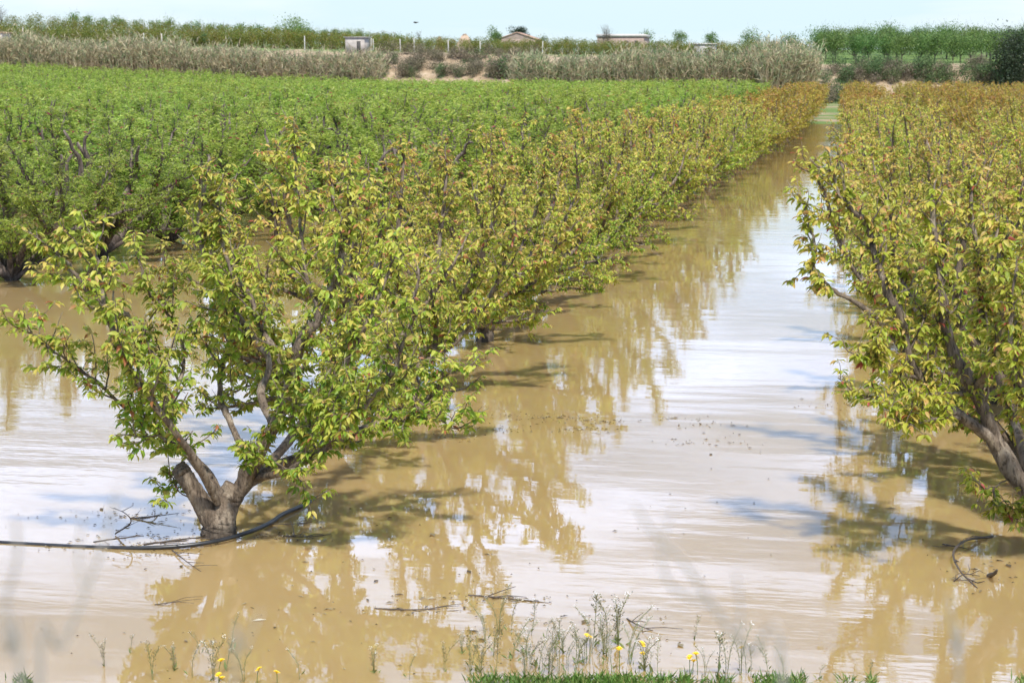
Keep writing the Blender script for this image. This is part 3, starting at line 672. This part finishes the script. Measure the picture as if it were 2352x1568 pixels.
# ------------------------------------------------------------------ bank shrubs
shr = [as_single('shrub', blob_plant(100 + i, 2.6, 1.5, 650, .15, M_SH, 0, .04, 9, -.15, flat=.8, twig=30)) for i in range(4)]
shg = [as_single('green_shrub', blob_plant(110 + i, 2.6, 1.9, 800, .15, M_SG, 0, .04, 9, -.15, flat=.9, twig=10)) for i in range(3)]
def bank_spot(px, py):                 # where the sight line meets the ground
    for Y in np.arange(200, 300, .4):
        p = aty(px, py, Y)
        if p[2] < height(p[0], Y): return p
    return aty(px, py, 260)
GS = 'shrubs scattered over the ochre bank'
for _ in range(105):
    px, py = RND.uniform(860, 1250), RND.uniform(122, 182); p = bank_spot(px, py)
    inst('bank_shrub', shr[RND.randrange(4)], p[0], p[1], 'dry grey brown shrub on the ochre bank in the gap between the reed beds', 'shrub', GS, RND.uniform(.5, 1.3))
for px, py, s in ((1145, 178, 1.9), (940, 180, 1.2), (1050, 178, 1.2), (1075, 160, 1.0), (880, 178, 1.1), (1100, 140, 1.0), (905, 150, .9), (1010, 182, 1.2)):
    p = bank_spot(px, py)
    inst('bank_shrub', shg[RND.randrange(3)], p[0], p[1], 'dark bushy shrub, tallest on the ochre bank in the gap between the reeds' if s == 1.9 else 'dark green shrub low on the ochre bank between the reed beds', 'shrub', GS, s * .85)
for _ in range(105):
    px, py = RND.uniform(1885, 2345), RND.uniform(160, 195); p = bank_spot(px, py)
    inst('bank_shrub', (shr + shg)[RND.randrange(7)], p[0], p[1], 'low scrubby shrub on the bank below the almond grove', 'shrub', GS, RND.uniform(.6, 1.35))
for px, py, s in ((2150, 192, 1.8), (2195, 196, 1.7), (2240, 196, 1.5), (2125, 176, 1.2), (2285, 192, 1.5), (2020, 185, 1.2), (1960, 180, 1.1), (2320, 200, 2)):
    p = bank_spot(px, py)
    inst('bank_shrub', shg[RND.randrange(3)], p[0], p[1], 'large dark green shrub on the bank near the tall evergreen' if px > 2100 else 'dark green shrub on the bank above the end of the lane', 'shrub', GS, s)
for px, Y_, s_ in ((1890, 219, 1.2), (1912, 221, 1.3), (1930, 222, 1.5), (1950, 222, 1.4), (1968, 221, 1.2), (1900, 227, 1.3), (1925, 229, 1.4), (1948, 230, 1.4), (1975, 229, 1.3), (1880, 230, 1.3)):
    inst('bank_shrub', (shr + shg)[RND.randrange(7)], colx(px, Y_), Y_, 'shrub crowding the foot of the bank behind the end of the lane', 'shrub', GS, s_)
x_ = colx(1937, 214); inst('lane_shrub', shg[0], x_, 214, 'dark upright shrub closing off the far end of the lane', 'shrub', None, .95, sz=1.5)
p = bank_spot(228, 150); as_thing('green_shrub', blob_plant(120, 1.7, 3.0, 900, .2, M_HG, .2, .05, 9, -.2), (colx(228, 226), 226, float(height(colx(228, 226), 226)) + .6), 'bright green bush among the dry reeds at left', 'shrub')

# ------------------------------------------------------------------ reeds
def reeds(name, px0, px1, dy0, dy1, h0, h1, n, label, seed, yfun=None, green=.25):
    g = np.random.RandomState(seed); mb = MB(); P = []; D = []; S = []; T = []
    px = g.uniform(px0, px1, n); ph = g.uniform(0, 6.28, 4)
    for a in px:
        x = colx(a, 222); Y = (yfun(x) if yfun else yb(x)) + g.uniform(dy0, dy1); x = colx(a, Y); z = float(height(x, Y))
        cl = math.sin(a * .021 + ph[0]) * .5 + math.sin(a * .057 + ph[1]) * .35 + math.sin(a * .13 + ph[2]) * .2
        h = (h0 + (h1 - h0) * (a - px0) / (px1 - px0)) * (1 + .17 * cl) * (g.uniform(.6, 1.02) if g.rand() < .93 else g.uniform(1.02, 1.18))
        lean = g.normal(0, .15, 2) + np.array([.10 * math.sin(a * .09 + ph[3]), 0]); w = .035
        pts = [np.array([x, Y, z]), np.array([x + lean[0] * h * .35, Y + lean[1] * h * .35, z + h * .5]), np.array([x + lean[0] * h, Y + lean[1] * h, z + h])]
        tb = np.clip(g.beta(2, 3) * .9 + (.28 if g.rand() < green * .4 else 0), 0, 1)
        V = np.array([pts[0] + (-w, 0, 0), pts[0] + (w, 0, 0), pts[1] + (-w, 0, 0), pts[1] + (w, 0, 0), pts[2]])
        mb.add(V, [[(2, 3, 4)], [(0, 1, 3, 2)]], np.array([0, 0, .3, .3, .6]) * tb + np.array([0, 0, .1, .1, .2]))
        for _ in range(6):
            u = g.uniform(.4, 1.0); p = pts[0] + (pts[2] - pts[0]) * u
            P.append(p); D.append(np.array([g.normal(0, .5), g.normal(0, .5), g.uniform(.2, 1.1)])); S.append(g.uniform(.5, 1.1)); T.append(np.clip(tb + .35 * (u - .5) + (g.rand() < green) * .45, .1, 1))
    V, F, TT = leaves(np.array(P), np.array(D), np.array(S), np.array(T), 'ribbon', g, 1.5); mb.add(V, F, TT)
    return tag(mb.build(name, M_RD), label, 'reeds', kind='stuff')
reeds('reed_bed', -60, 555, -3, 5, 5.7, 5.5, 8500, 'tall dry tan reeds along the ditch at upper left', 201)
reeds('reed_bed', 555, 868, -3, 5, 5.2, 5.0, 4200, 'dry reeds left of the ochre gap, below the pale concrete hut', 202)
reeds('reed_bed', 1190, 1800, -1, 7, 5.1, 5.9, 9500, 'wide tan and green reed bed right of the ochre gap', 203, green=.45)
reeds('reed_clump', 1762, 1862, -12, -4, 6.5, 6.3, 2600, 'tall reed clump ending the reed bed beside the cherry row', 204, green=.4)

# ------------------------------------------------------------------ huts, posts, heaps
def house(name, px0, px1, top, Y, dep, wallm, roofm, label, gable=0, door=None, wins=(), over=.15, roof_t=.14):
    x0, x1 = colx(px0, Y), colx(px1, Y); cx_ = (x0 + x1) / 2; w = x1 - x0; z = min(float(height(cx_ + a * w / 2, Y + b)) for a in (-1, 1) for b in (0, dep)) - .1
    H = aty((px0 + px1) / 2, top, Y)[2] - z - roof_t; eave = H - gable
    r = empty(name, (cx_, Y, z)); m = MB(); m.box((-w / 2, 0, 0), (w / 2, dep, eave))
    if gable: m.add([(-w / 2, .002, eave), (w / 2, .002, eave), (0, .002, H), (-w / 2, dep - .002, eave), (w / 2, dep - .002, eave), (0, dep - .002, H)], [[(0, 1, 2), (5, 4, 3)]])
    m.build('wall', wallm, r); m = MB(); o = over
    if gable:
        for s in (-1, 1):
            a = np.array([s * (w / 2 + o), 0, eave - .08]); b = np.array([0, 0, H]); u = np.array([0, 0, roof_t])
            V = [a + (0, -o, 0), b + (0, -o, 0), b + (0, dep + o, 0), a + (0, dep + o, 0)]; V = [np.array(v) + np.array([0, 0, .01]) for v in V]; V += [v + u for v in V]
            m.add(V, [[(0, 1, 2, 3), (4, 7, 6, 5), (0, 4, 5, 1), (1, 5, 6, 2), (2, 6, 7, 3), (3, 7, 4, 0)]])
    else: m.box((-w / 2 - o, -o, H), (w / 2 + o, dep + o, H + roof_t))
    m.build('roof', roofm, r)
    if door:
        m = MB(); m.box((door[0] * w, -.03, .0), (door[1] * w, .02, min(2.0, eave * .8))); m.build('door', M_DARK, r)
    for a, b in wins:
        m = MB(); m.box((a * w, -.025, eave * .5), (b * w, .02, eave * .8)); m.build('window', M_DARK, r)
    return tag(r, label, 'hut')
house('concrete_hut', 794, 838, 85, 247, 3, M_WALL, plain('grey_slab', (.3, .28, .27)), 'pale flat roofed concrete hut above the left reeds', door=(.1, .3))
house('gabled_hut', 1142, 1232, 74, 338, 6, M_BRICK, M_ROOFT, 'low gabled hut with a brownish roof in front of the domed pine', gable=1.2, wins=((-.1, .0),))
house('brick_barn', 1371, 1478, 79, 312, 9, M_BRICK, M_ROOFG, 'long low brick barn with a pale flat roof on the skyline', wins=((.1, .17), (.3, .37)), door=(-.3, -.18), roof_t=.45)
house('grey_shed', 1592, 1642, 100, 258, 4, plain('tin', (.42, .40, .38), .5), M_ROOFG, 'small grey shed showing above the right reed bed', door=(.2, .36))
house('stone_hut', -12, 8, 74, 255, 3, M_WALL, M_ROOFT, 'pale hut corner at the far left edge above the reeds')
g_ = random.Random(4)
for px, top, bot in ((57, 62, 84), (333, 76, 100), (701, 83, 110), (920, 90, 112), (952, 87, 117), (1103, 95, 122), (1246, 96, 125), (1805, 92, 112), (853, 88, 120), (1030, 92, 108), (374, 78, 96), (858, 90, 118)):
    Y = 250; x = colx(px, Y); z0 = float(height(x, Y)) - .3; z1 = aty(px, top, Y)[2]; m = MB()
    m.tube([(0, 0, 0), (0.0, 0, (z1 - z0) * .5), (g_.uniform(-.05, .05), 0, z1 - z0)], [.07, .065, .06], 6)
    o = m.build('orchard_post', M_POST); o.location = (x, Y, z0)
    tag(o, 'thin pale post at the front edge of the upper terrace orchard', 'post', 'posts along the terrace edge')
for px, w, top, lab in ((1068, 66, 78, 'rounded earth heap on the skyline left of the green tree'), (1010, 36, 84, 'pale earth heap on the skyline below and right of the sapling'), (915, 30, 88, 'low grey rock heap at the end of the crest line of trees')):
    Y = 322; x = colx(px, Y); z = float(height(x, Y)); h = aty(px, top, Y)[2] - z; g = np.random.RandomState(px); R = w * Y / FPX / 2
    th = np.linspace(0, 2 * math.pi, 25)[:-1]; rr = np.linspace(0, 1, 9)[1:]; V = [(0, 0, h)]
    for r in rr:
        for t in th: V.append((math.cos(t) * r * R * (1 + g.normal(0, .04)), math.sin(t) * r * R, (h + .3) * (math.cos(r * math.pi) * .5 + .5) - .3 + g.normal(0, .08)))
    q = [(1 + i * 24 + j, 1 + i * 24 + (j + 1) % 24, 1 + (i + 1) * 24 + (j + 1) % 24, 1 + (i + 1) * 24 + j) for i in range(7) for j in range(24)]
    o = mk('earth_heap', V, [[(0, 1 + j, 1 + (j + 1) % 24) for j in range(24)], q], [plain('earth', (.45, .33, .24), .95, .3, .8)], smooth=True); o.location = (x, Y, z); tag(o, lab, 'earth heap')
# flying bird
b_ = atd(955, 53, 120); m = MB()
m.tube([(-.28, 0, 0), (-.2, 0, .01), (-.05, 0, .02), (.12, 0, .02), (.2, 0, .05), (.27, 0, .05), (.33, 0, .04)], [.01, .03, .075, .065, .035, .04, .006], 8)
for s in (-1, 1): m.add([(.1, 0, .03), (-.06, 0, .03), (.08, s * .22, .12), (-.1, s * .22, .11), (-.02, s * .5, .05), (-.1, s * .48, .05)], [[(0, 2, 3, 1), (2, 4, 5, 3)]])
m.add([(-.22, -.02, 0), (-.22, .02, 0), (-.42, .07, 0), (-.42, -.07, 0)], [[(0, 1, 2, 3)]])
o = m.build('bird', M_DARK); o.location = b_; o.scale = (.65, .65, .65); o.rotation_euler = (0, 0, 2.8); tag(o, 'small dark bird flying above the skyline', 'bird')

# ------------------------------------------------------------------ hose, drift, debris
hp = [(-30, 1244, 0), (60, 1249, .0), (200, 1256, 0), (330, 1258, .01), (430, 1252, .02), (500, 1241, .03), (560, 1225, .03), (615, 1203, .02), (650, 1180, .02), (700, 1158, .01), (740, 1135, -.03)]
m = MB(); m.tube(smooth_path([atz(x, y, z) for x, y, z in hp], 6), np.full((len(hp) - 1) * 6 + 1, .0165), 8)
tag(m.build('irrigation_hose', M_HOSE, None, True), 'black irrigation hose floating across the foot of the nearest left cherry tree', 'hose')
def drift(name, pts, r, label, cat='twig', forks=4, seed=1, mat=None, group=None):
    g = np.random.RandomState(seed); m = MB(); P = smooth_path([atz(x, y, z) for x, y, z in pts], 5); c = P.mean(0); c[2] = 0; P = P - c
    m.tube(P, np.linspace(r, r * .4, len(P)), 6, bump=.1, rng=g)
    for _ in range(forks):
        i = g.randint(1, len(P) - 1); d = unit(P[i] - P[i - 1]) + g.normal(0, .7, 3) * (1, 1, .3); d[2] = abs(d[2]) * .5; d = unit(d); L_ = g.uniform(.08, .28)
        q = [P[i], P[i] + d * L_ * .5 + g.normal(0, .01, 3), P[i] + d * L_]; m.tube(q, [r * .5, r * .4, r * .25], 4)
    o = m.build(name, mat or M_DEB, None, True); o.location = c; return tag(o, label, cat, group)
GD = 'twigs drifting on the flood water'
DR = [
 ([(215, 1244, .02), (270, 1236, .05), (330, 1230, .03)], .007, 'forked bare twig lying against the hose left of the nearest trunk'),
 ([(265, 1225, .01), (300, 1200, .12), (290, 1180, .2), (262, 1166, .22)], .006, 'thin twig sticking up from the water behind the hose'),
 ([(330, 1250, .02), (400, 1240, .05), (470, 1232, .02)], .009, 'dark branched twig resting on the hose beside the nearest trunk'),
 ([(300, 1190, .0), (345, 1186, .02), (365, 1182, .0)], .008, 'short dark driftwood piece left of the nearest trunk'),
 ([(395, 1262, .01), (430, 1290, .02), (462, 1312, .0)], .005, 'fine forked twig in front of the hose near the trunk reflection'),
 ([(640, 1230, .0), (700, 1232, .01), (760, 1226, .0)], .006, 'straight stick floating right of the nearest trunk'),
 ([(590, 1202, .0), (660, 1203, .01), (700, 1200, .0)], .004, 'thin reddish stick floating just beyond the raised hose end'),
 ([(2165, 1249, .02), (2195, 1254, .03), (2225, 1260, .0)], .006, 'short dark stick at lower right above the curved branch'),
 ([(2280, 1232, .0), (2220, 1240, .04), (2190, 1268, .05), (2205, 1310, .03), (2245, 1350, .0)], .011, 'curved grey branch floating at lower right'),
 ([(2190, 1335, .0), (2215, 1318, .05), (2250, 1322, .0)], .005, 'thin twig crossing the end of the curved branch at lower right'),
 ([(860, 1397, .0), (930, 1399, .005), (1010, 1398, .0)], .006, 'long thin stick floating at lower centre left'),
 ([(1075, 1366, .0), (1150, 1372, .004), (1260, 1384, .0)], .007, 'long drift stick behind the flowering weeds'),
 ([(1440, 1420, .0), (1460, 1432, .02), (1500, 1448, .0)], .006, 'dark slanting twig beside the flowering weeds'),
 ([(355, 1388, .0), (380, 1384, .01), (410, 1380, .0)], .004, 'small stick at lower left beyond the yellow flowers'),
]
for i_, (pts, r, lab) in enumerate(DR): drift('drift_twig', pts, r, lab, seed=300 + i_, group=GD)
o = drift('driftwood', [(2272, 1322, 0), (2284, 1316, .06), (2290, 1308, .10)], .02, 'stubby dark wood piece poking out of the water at lower right', 'driftwood', 0, 330)
# fine floating flotsam
g = np.random.RandomState(9); m = MB()
def specks(cx_, cy_, sx, sy, n, size=.009):
    for _ in range(int(n * .5)):
        p = atz(cx_ + g.normal(0, sx), cy_ + g.normal(0, sy), .004); a = g.uniform(0, 6.28); L_ = g.exponential(size) + .006; w = L_ * g.uniform(.15, .5)
        d = np.array([math.cos(a), math.sin(a), 0]); e = np.array([-d[1], d[0], 0])
        m.add([p - d * L_, p - e * w + (0, 0, .004), p + d * L_, p + e * w + (0, 0, .006)], [[(0, 1, 2), (0, 2, 3)]], g.rand())
for a in [(1130, 955, 60, 7, 90), (1260, 958, 35, 3, 110), (1350, 968, 50, 3, 110), (1150, 985, 70, 6, 90), (1050, 1000, 50, 10, 70), (1340, 985, 40, 4, 70), (1560, 962, 40, 4, 40), (1620, 975, 40, 4, 40),
          (1580, 1015, 40, 4, 50), (1700, 1010, 60, 20, 40), (1940, 932, 50, 6, 60), (300, 1185, 120, 14, 150), (400, 1235, 120, 12, 160), (250, 1255, 120, 6, 120), (650, 1230, 70, 5, 90), (350, 1275, 60, 6, 60),
          (1150, 1375, 90, 6, 120), (900, 1400, 120, 6, 60), (800, 1290, 250, 80, 60), (1350, 1440, 120, 30, 100), (1750, 1150, 250, 120, 50), (2230, 1300, 60, 30, 90), (700, 1480, 300, 50, 70), (950, 1340, 250, 60, 60)]:
    specks(*a)
M_FL = leafmat('flotsam', [(0, (.05, .035, .02)), (.6, (.13, .09, .05)), (.9, (.25, .2, .12)), (1, (.5, .45, .35))], .05, .8)
tag(m.build('floating_debris', M_FL), 'bits of leaf and bark drifting in thin streaks on the brown water', 'debris', kind='stuff')

# ------------------------------------------------------------------ weeds, flowers and grass at the water's edge
def weed_mesh(seed, h=.34, green=0):
    g = np.random.RandomState(seed); m = MB(); S = []
    for _ in range(g.randint(1, 4)):
        a = g.uniform(0, 6.28); ln = g.uniform(.05, .3); hh = h * g.uniform(.6, 1)
        P = smooth_path([(0, 0, -.12), (math.cos(a) * ln * .08, math.sin(a) * ln * .08, hh * .5), (math.cos(a) * ln * .4, math.sin(a) * ln * .4, hh)], 4)
        m.tube(P, np.linspace(.0022, .0012, len(P)), 3, t=.35)
        for i in range(34):                                   # seed pods on fine stalks
            u = g.uniform(.35, .97) * (len(P) - 1); j = int(u); p = P[j] + (P[j + 1] - P[j]) * (u - j); b = g.uniform(0, 6.28); r = g.uniform(.010, .022)
            e = p + np.array([math.cos(b) * r, math.sin(b) * r, r * .7]); m.tube([p, e], [.0006, .0006], 3, t=.45, cap=False)
            s = .0034; m.add([e + (-s, 0, 0), e + (0, -s * .4, s), e + (s, 0, 0), e + (0, s * .4, s * 1.6)], [[(0, 1, 2), (0, 2, 3)]], g.choice([.5, .62, .68]))
        for i in range(8):                                    # small white flower head
            e = P[-1] + g.normal(0, .006, 3); s = .0032; m.add([e + (-s, 0, 0), e + (0, -s, s * .4), e + (s, 0, 0), e + (0, s, s * .4)], [[(0, 1, 2, 3)]], 1.0)
    n = 1 + green * 4; a = g.uniform(0, 6.28, n)
    V, F, T = leaves(np.zeros((n, 3)) + g.normal(0, .02, (n, 3)), np.stack([np.cos(a), np.sin(a), g.uniform(.5, 2, n)], -1), g.uniform(.04, .09, n), np.full(n, .1), 'lance2', g); m.add(V, F, T)
    V, F, T = m.arrays(); return mk('weed', V, F, [M_WD], tint=T, link=False)
wm = [weed_mesh(400 + i, .27) for i in range(6)] + [weed_mesh(410 + i, .2, 1) for i in range(2)]
GW = 'white flowering weeds standing in the shallow water'
def weed(px, py, s, v=None):
    p = atz(px, py, 0); o = bpy.data.objects.new('flowering_weed', wm[RND.randrange(8) if v is None else v]); COL.objects.link(o); o.location = p
    o.rotation_euler = (RND.uniform(-.15, .15), RND.uniform(-.1, .2), RND.uniform(0, 6.28)); o.scale = (s, s, s)
    if px > 1550: lab = 'dry seeding weed in the shallows right of the dense white flowering patch'
    elif px > 1080: lab = 'white flowering weed in the dense patch at the lower centre shallows'
    else: lab = 'sparse white flowering weed at the lower left shallows'
    tag(o, lab, 'weed', GW)
for _ in range(52):
    px = RND.gauss(1290, 100); py = RND.uniform(1455, 1556); weed(px, py, RND.uniform(.6, 1.1))
for px, py, s in ((1395, 1490, 1.5), (1420, 1480, 1.5), (1440, 1500, 1.3), (1360, 1500, 1.5), (1480, 1540, 1.1), (1510, 1545, 1.0), (1465, 1550, 1), (1595, 1470, .8), (1650, 1545, 1.5), (1668, 1560, 1.2), (1700, 1550, 1.1), (1725, 1555, 1), (1715, 1545, 1), (1765, 1545, .8), (1620, 1550, .7), (1880, 1560, .6), (2000, 1566, .7), (1800, 1560, .7),
                  (490, 1560, 1.1), (520, 1540, 1.2), (440, 1555, .9), (350, 1560, .9), (400, 1540, .8), (560, 1565, .9), (240, 1530, .7), (690, 1560, .8), (860, 1545, .8), (940, 1560, .7), (460, 1500, .8), (300, 1500, .7), (1080, 1550, .9), (1020, 1540, .7), (1140, 1550, 1), (530, 1500, 1.0)):
    weed(px, py, s)
def flower(px, py, h, lab):
    g = np.random.RandomState(int(px)); b = atz(px + 3, py + h * 330 * 1.02, 0); r = empty('yellow_flower', b)
    top = np.array([g.normal(0, .01), g.normal(0, .01), h]); m = MB(); m.tube(smooth_path([(0, 0, -.1), top * (.3, .3, .5), top], 4), np.full(9, .0022), 4, t=.1); m.build('stem', M_WD, r)
    m = MB(); tilt = g.normal(0, .25, 2)
    for ring, (L_, n, up) in enumerate(((.022, 14, .15), (.014, 10, .6))):
        for i in range(n):
            a = i * 6.283 / n + ring * .2; d = np.array([math.cos(a), math.sin(a), up + tilt[0] * math.cos(a) + tilt[1] * math.sin(a)]); e = np.array([-d[1], d[0], 0]) * .0045
            m.add([top, top + d * L_ * .6 - e, top + d * L_, top + d * L_ * .6 + e], [[(0, 1, 2, 3)]])
    m.tube([top - (0, 0, .008), top], [.003, .008], 8); m.build('bloom', M_YEL, r)
    tag(r, lab, 'flower', 'yellow flowers at the water edge')
M_YEL = plain('yellow_petal', (.85, .58, .01), .6, .1)
FL = [(498, 1525, .14, 'uppermost yellow flower of the three stacked at lower left'), (501, 1552, .08, 'middle yellow flower of the three stacked at lower left'), (498, 1560, .05, 'lowest yellow flower of the three stacked at lower left'),
 (587, 1541, .09, 'half turned yellow flower between the stacked three and the single one at lower left'), (634, 1549, .08, 'round yellow flower rightmost of the lower left group'),
 (1352, 1469, .16, 'yellow flower pair mate highest in the dense weed patch, left one'), (1343, 1469, .16, 'small yellow flower touching the highest one in the dense weed patch'), (1420, 1497, .13, 'yellow flower on a leaning stem at the right of the dense weed patch'), (1476, 1486, .14, 'yellow flower higher of two above each other right of the weed patch'), (1478, 1503, .1, 'yellow flower lower of two above each other right of the weed patch'),
 (1581, 1513, .1, 'left yellow flower of the close trio beside the dry seed stalks'), (1600, 1509, .12, 'right yellow flower of the close trio beside the dry seed stalks'), (1588, 1521, .08, 'lowest yellow flower of the close trio beside the dry seed stalks'), (1700, 1495, .15, 'lone yellow flower above the dry seed stalks at right')]
for f in FL: flower(*f)
# grass: shoreline tufts and the bank
g = np.random.RandomState(77); P, D, S, T = [], [], [], []
for cx_, w, n in ((1130, 45, 260), (1190, 30, 120), (1250, 40, 260), (1330, 45, 420), (1400, 40, 380), (1450, 30, 240), (1520, 40, 260), (1570, 15, 160), (1660, 20, 100), (1780, 40, 360), (1830, 30, 160), (60, 12, 60), (50, 30, 60), (1950, 40, 40), (2352, 30, 60), (2000, 8, 60), (1210, 60, 100), (1620, 60, 80)):
    for _ in range(n):
        p = atz(cx_ + g.normal(0, w * .5), 1566 + g.uniform(-6, 30), 0); P.append(p); D.append(np.array([g.normal(0, .55), g.normal(0, .5), 1])); S.append(g.uniform(.03, .085)); T.append(g.uniform(.2, .9))
for _ in range(26000):
    y = 9.2 - 8.8 * g.rand() ** 1.3; x = g.uniform(-.62 * y - 1.5, .3 * y + 1.5); z = float(height(x, y))
    if z < .08 or y * ca - x * sa > 9.1: continue
    P.append(np.array([x, y, z])); D.append(np.array([g.normal(0, .5), g.normal(0, .5), 1])); S.append(g.uniform(.03, .10)); T.append(g.uniform(0, 1))
V, F, TT = leaves(np.array(P), np.array(D), np.array(S), np.array(T), 'blade', g, 1)
tag(mk('grass', V, F, [M_GR], tint=TT), 'short green grass along the near water edge and bank', 'grass', kind='stuff')
# tall dry stems close to the camera, far out of focus
M_ST = plain('dry_stem', (.33, .29, .25), .9, .2, 8)
def stem(pts, depth, r, lab, side=()):
    P = [atd(x, y, depth) for x, y in pts]; b = P[0].copy(); zz = float(height(b[0], b[1])); base = np.array([b[0], b[1], zz])
    P = [base, (base + P[0]) / 2] + P; P = np.array(P) - base; m = MB(); sp_ = smooth_path(P, 5); m.tube(sp_, np.linspace(r, r * .5, len(sp_)), 6)
    for pts2 in side:
        Q = smooth_path(np.array([atd(x, y, depth) for x, y in pts2]) - base, 5); m.tube(Q, np.linspace(r * .7, r * .3, len(Q)), 5)
    o = m.build('dry_stem', M_ST, None, True); o.location = base; tag(o, lab, 'dry stem', 'blurred dry stems in front of the camera')
stem([(1800, 1600), (1720, 1500), (1640, 1390), (1570, 1290), (1500, 1220), (1460, 1160)], 1.2, .0026, 'blurred pale stem slanting up left across the bright lane water', [[(1640, 1390), (1550, 1350), (1520, 1280), (1535, 1200), (1560, 1150)], [(1700, 1470), (1700, 1390), (1690, 1310)]])
stem([(50, 1600), (20, 1500), (15, 1380), (40, 1280), (35, 1190)], 1.15, .0024, 'blurred pale stem at the left edge of the water')
stem([(90, 1600), (140, 1490), (195, 1360), (240, 1240), (270, 1120)], 1.2, .0024, 'blurred pale stem leaning right at the lower left', [[(195, 1360), (180, 1280), (190, 1180)]])
stem([(2200, 1600), (2195, 1500), (2185, 1420), (2180, 1360)], 1.25, .002, 'blurred upright stem at the lower right')
stem([(540, 1610), (560, 1500), (600, 1400)], 1.2, .0016, 'faint blurred stem below the nearest tree trunk')
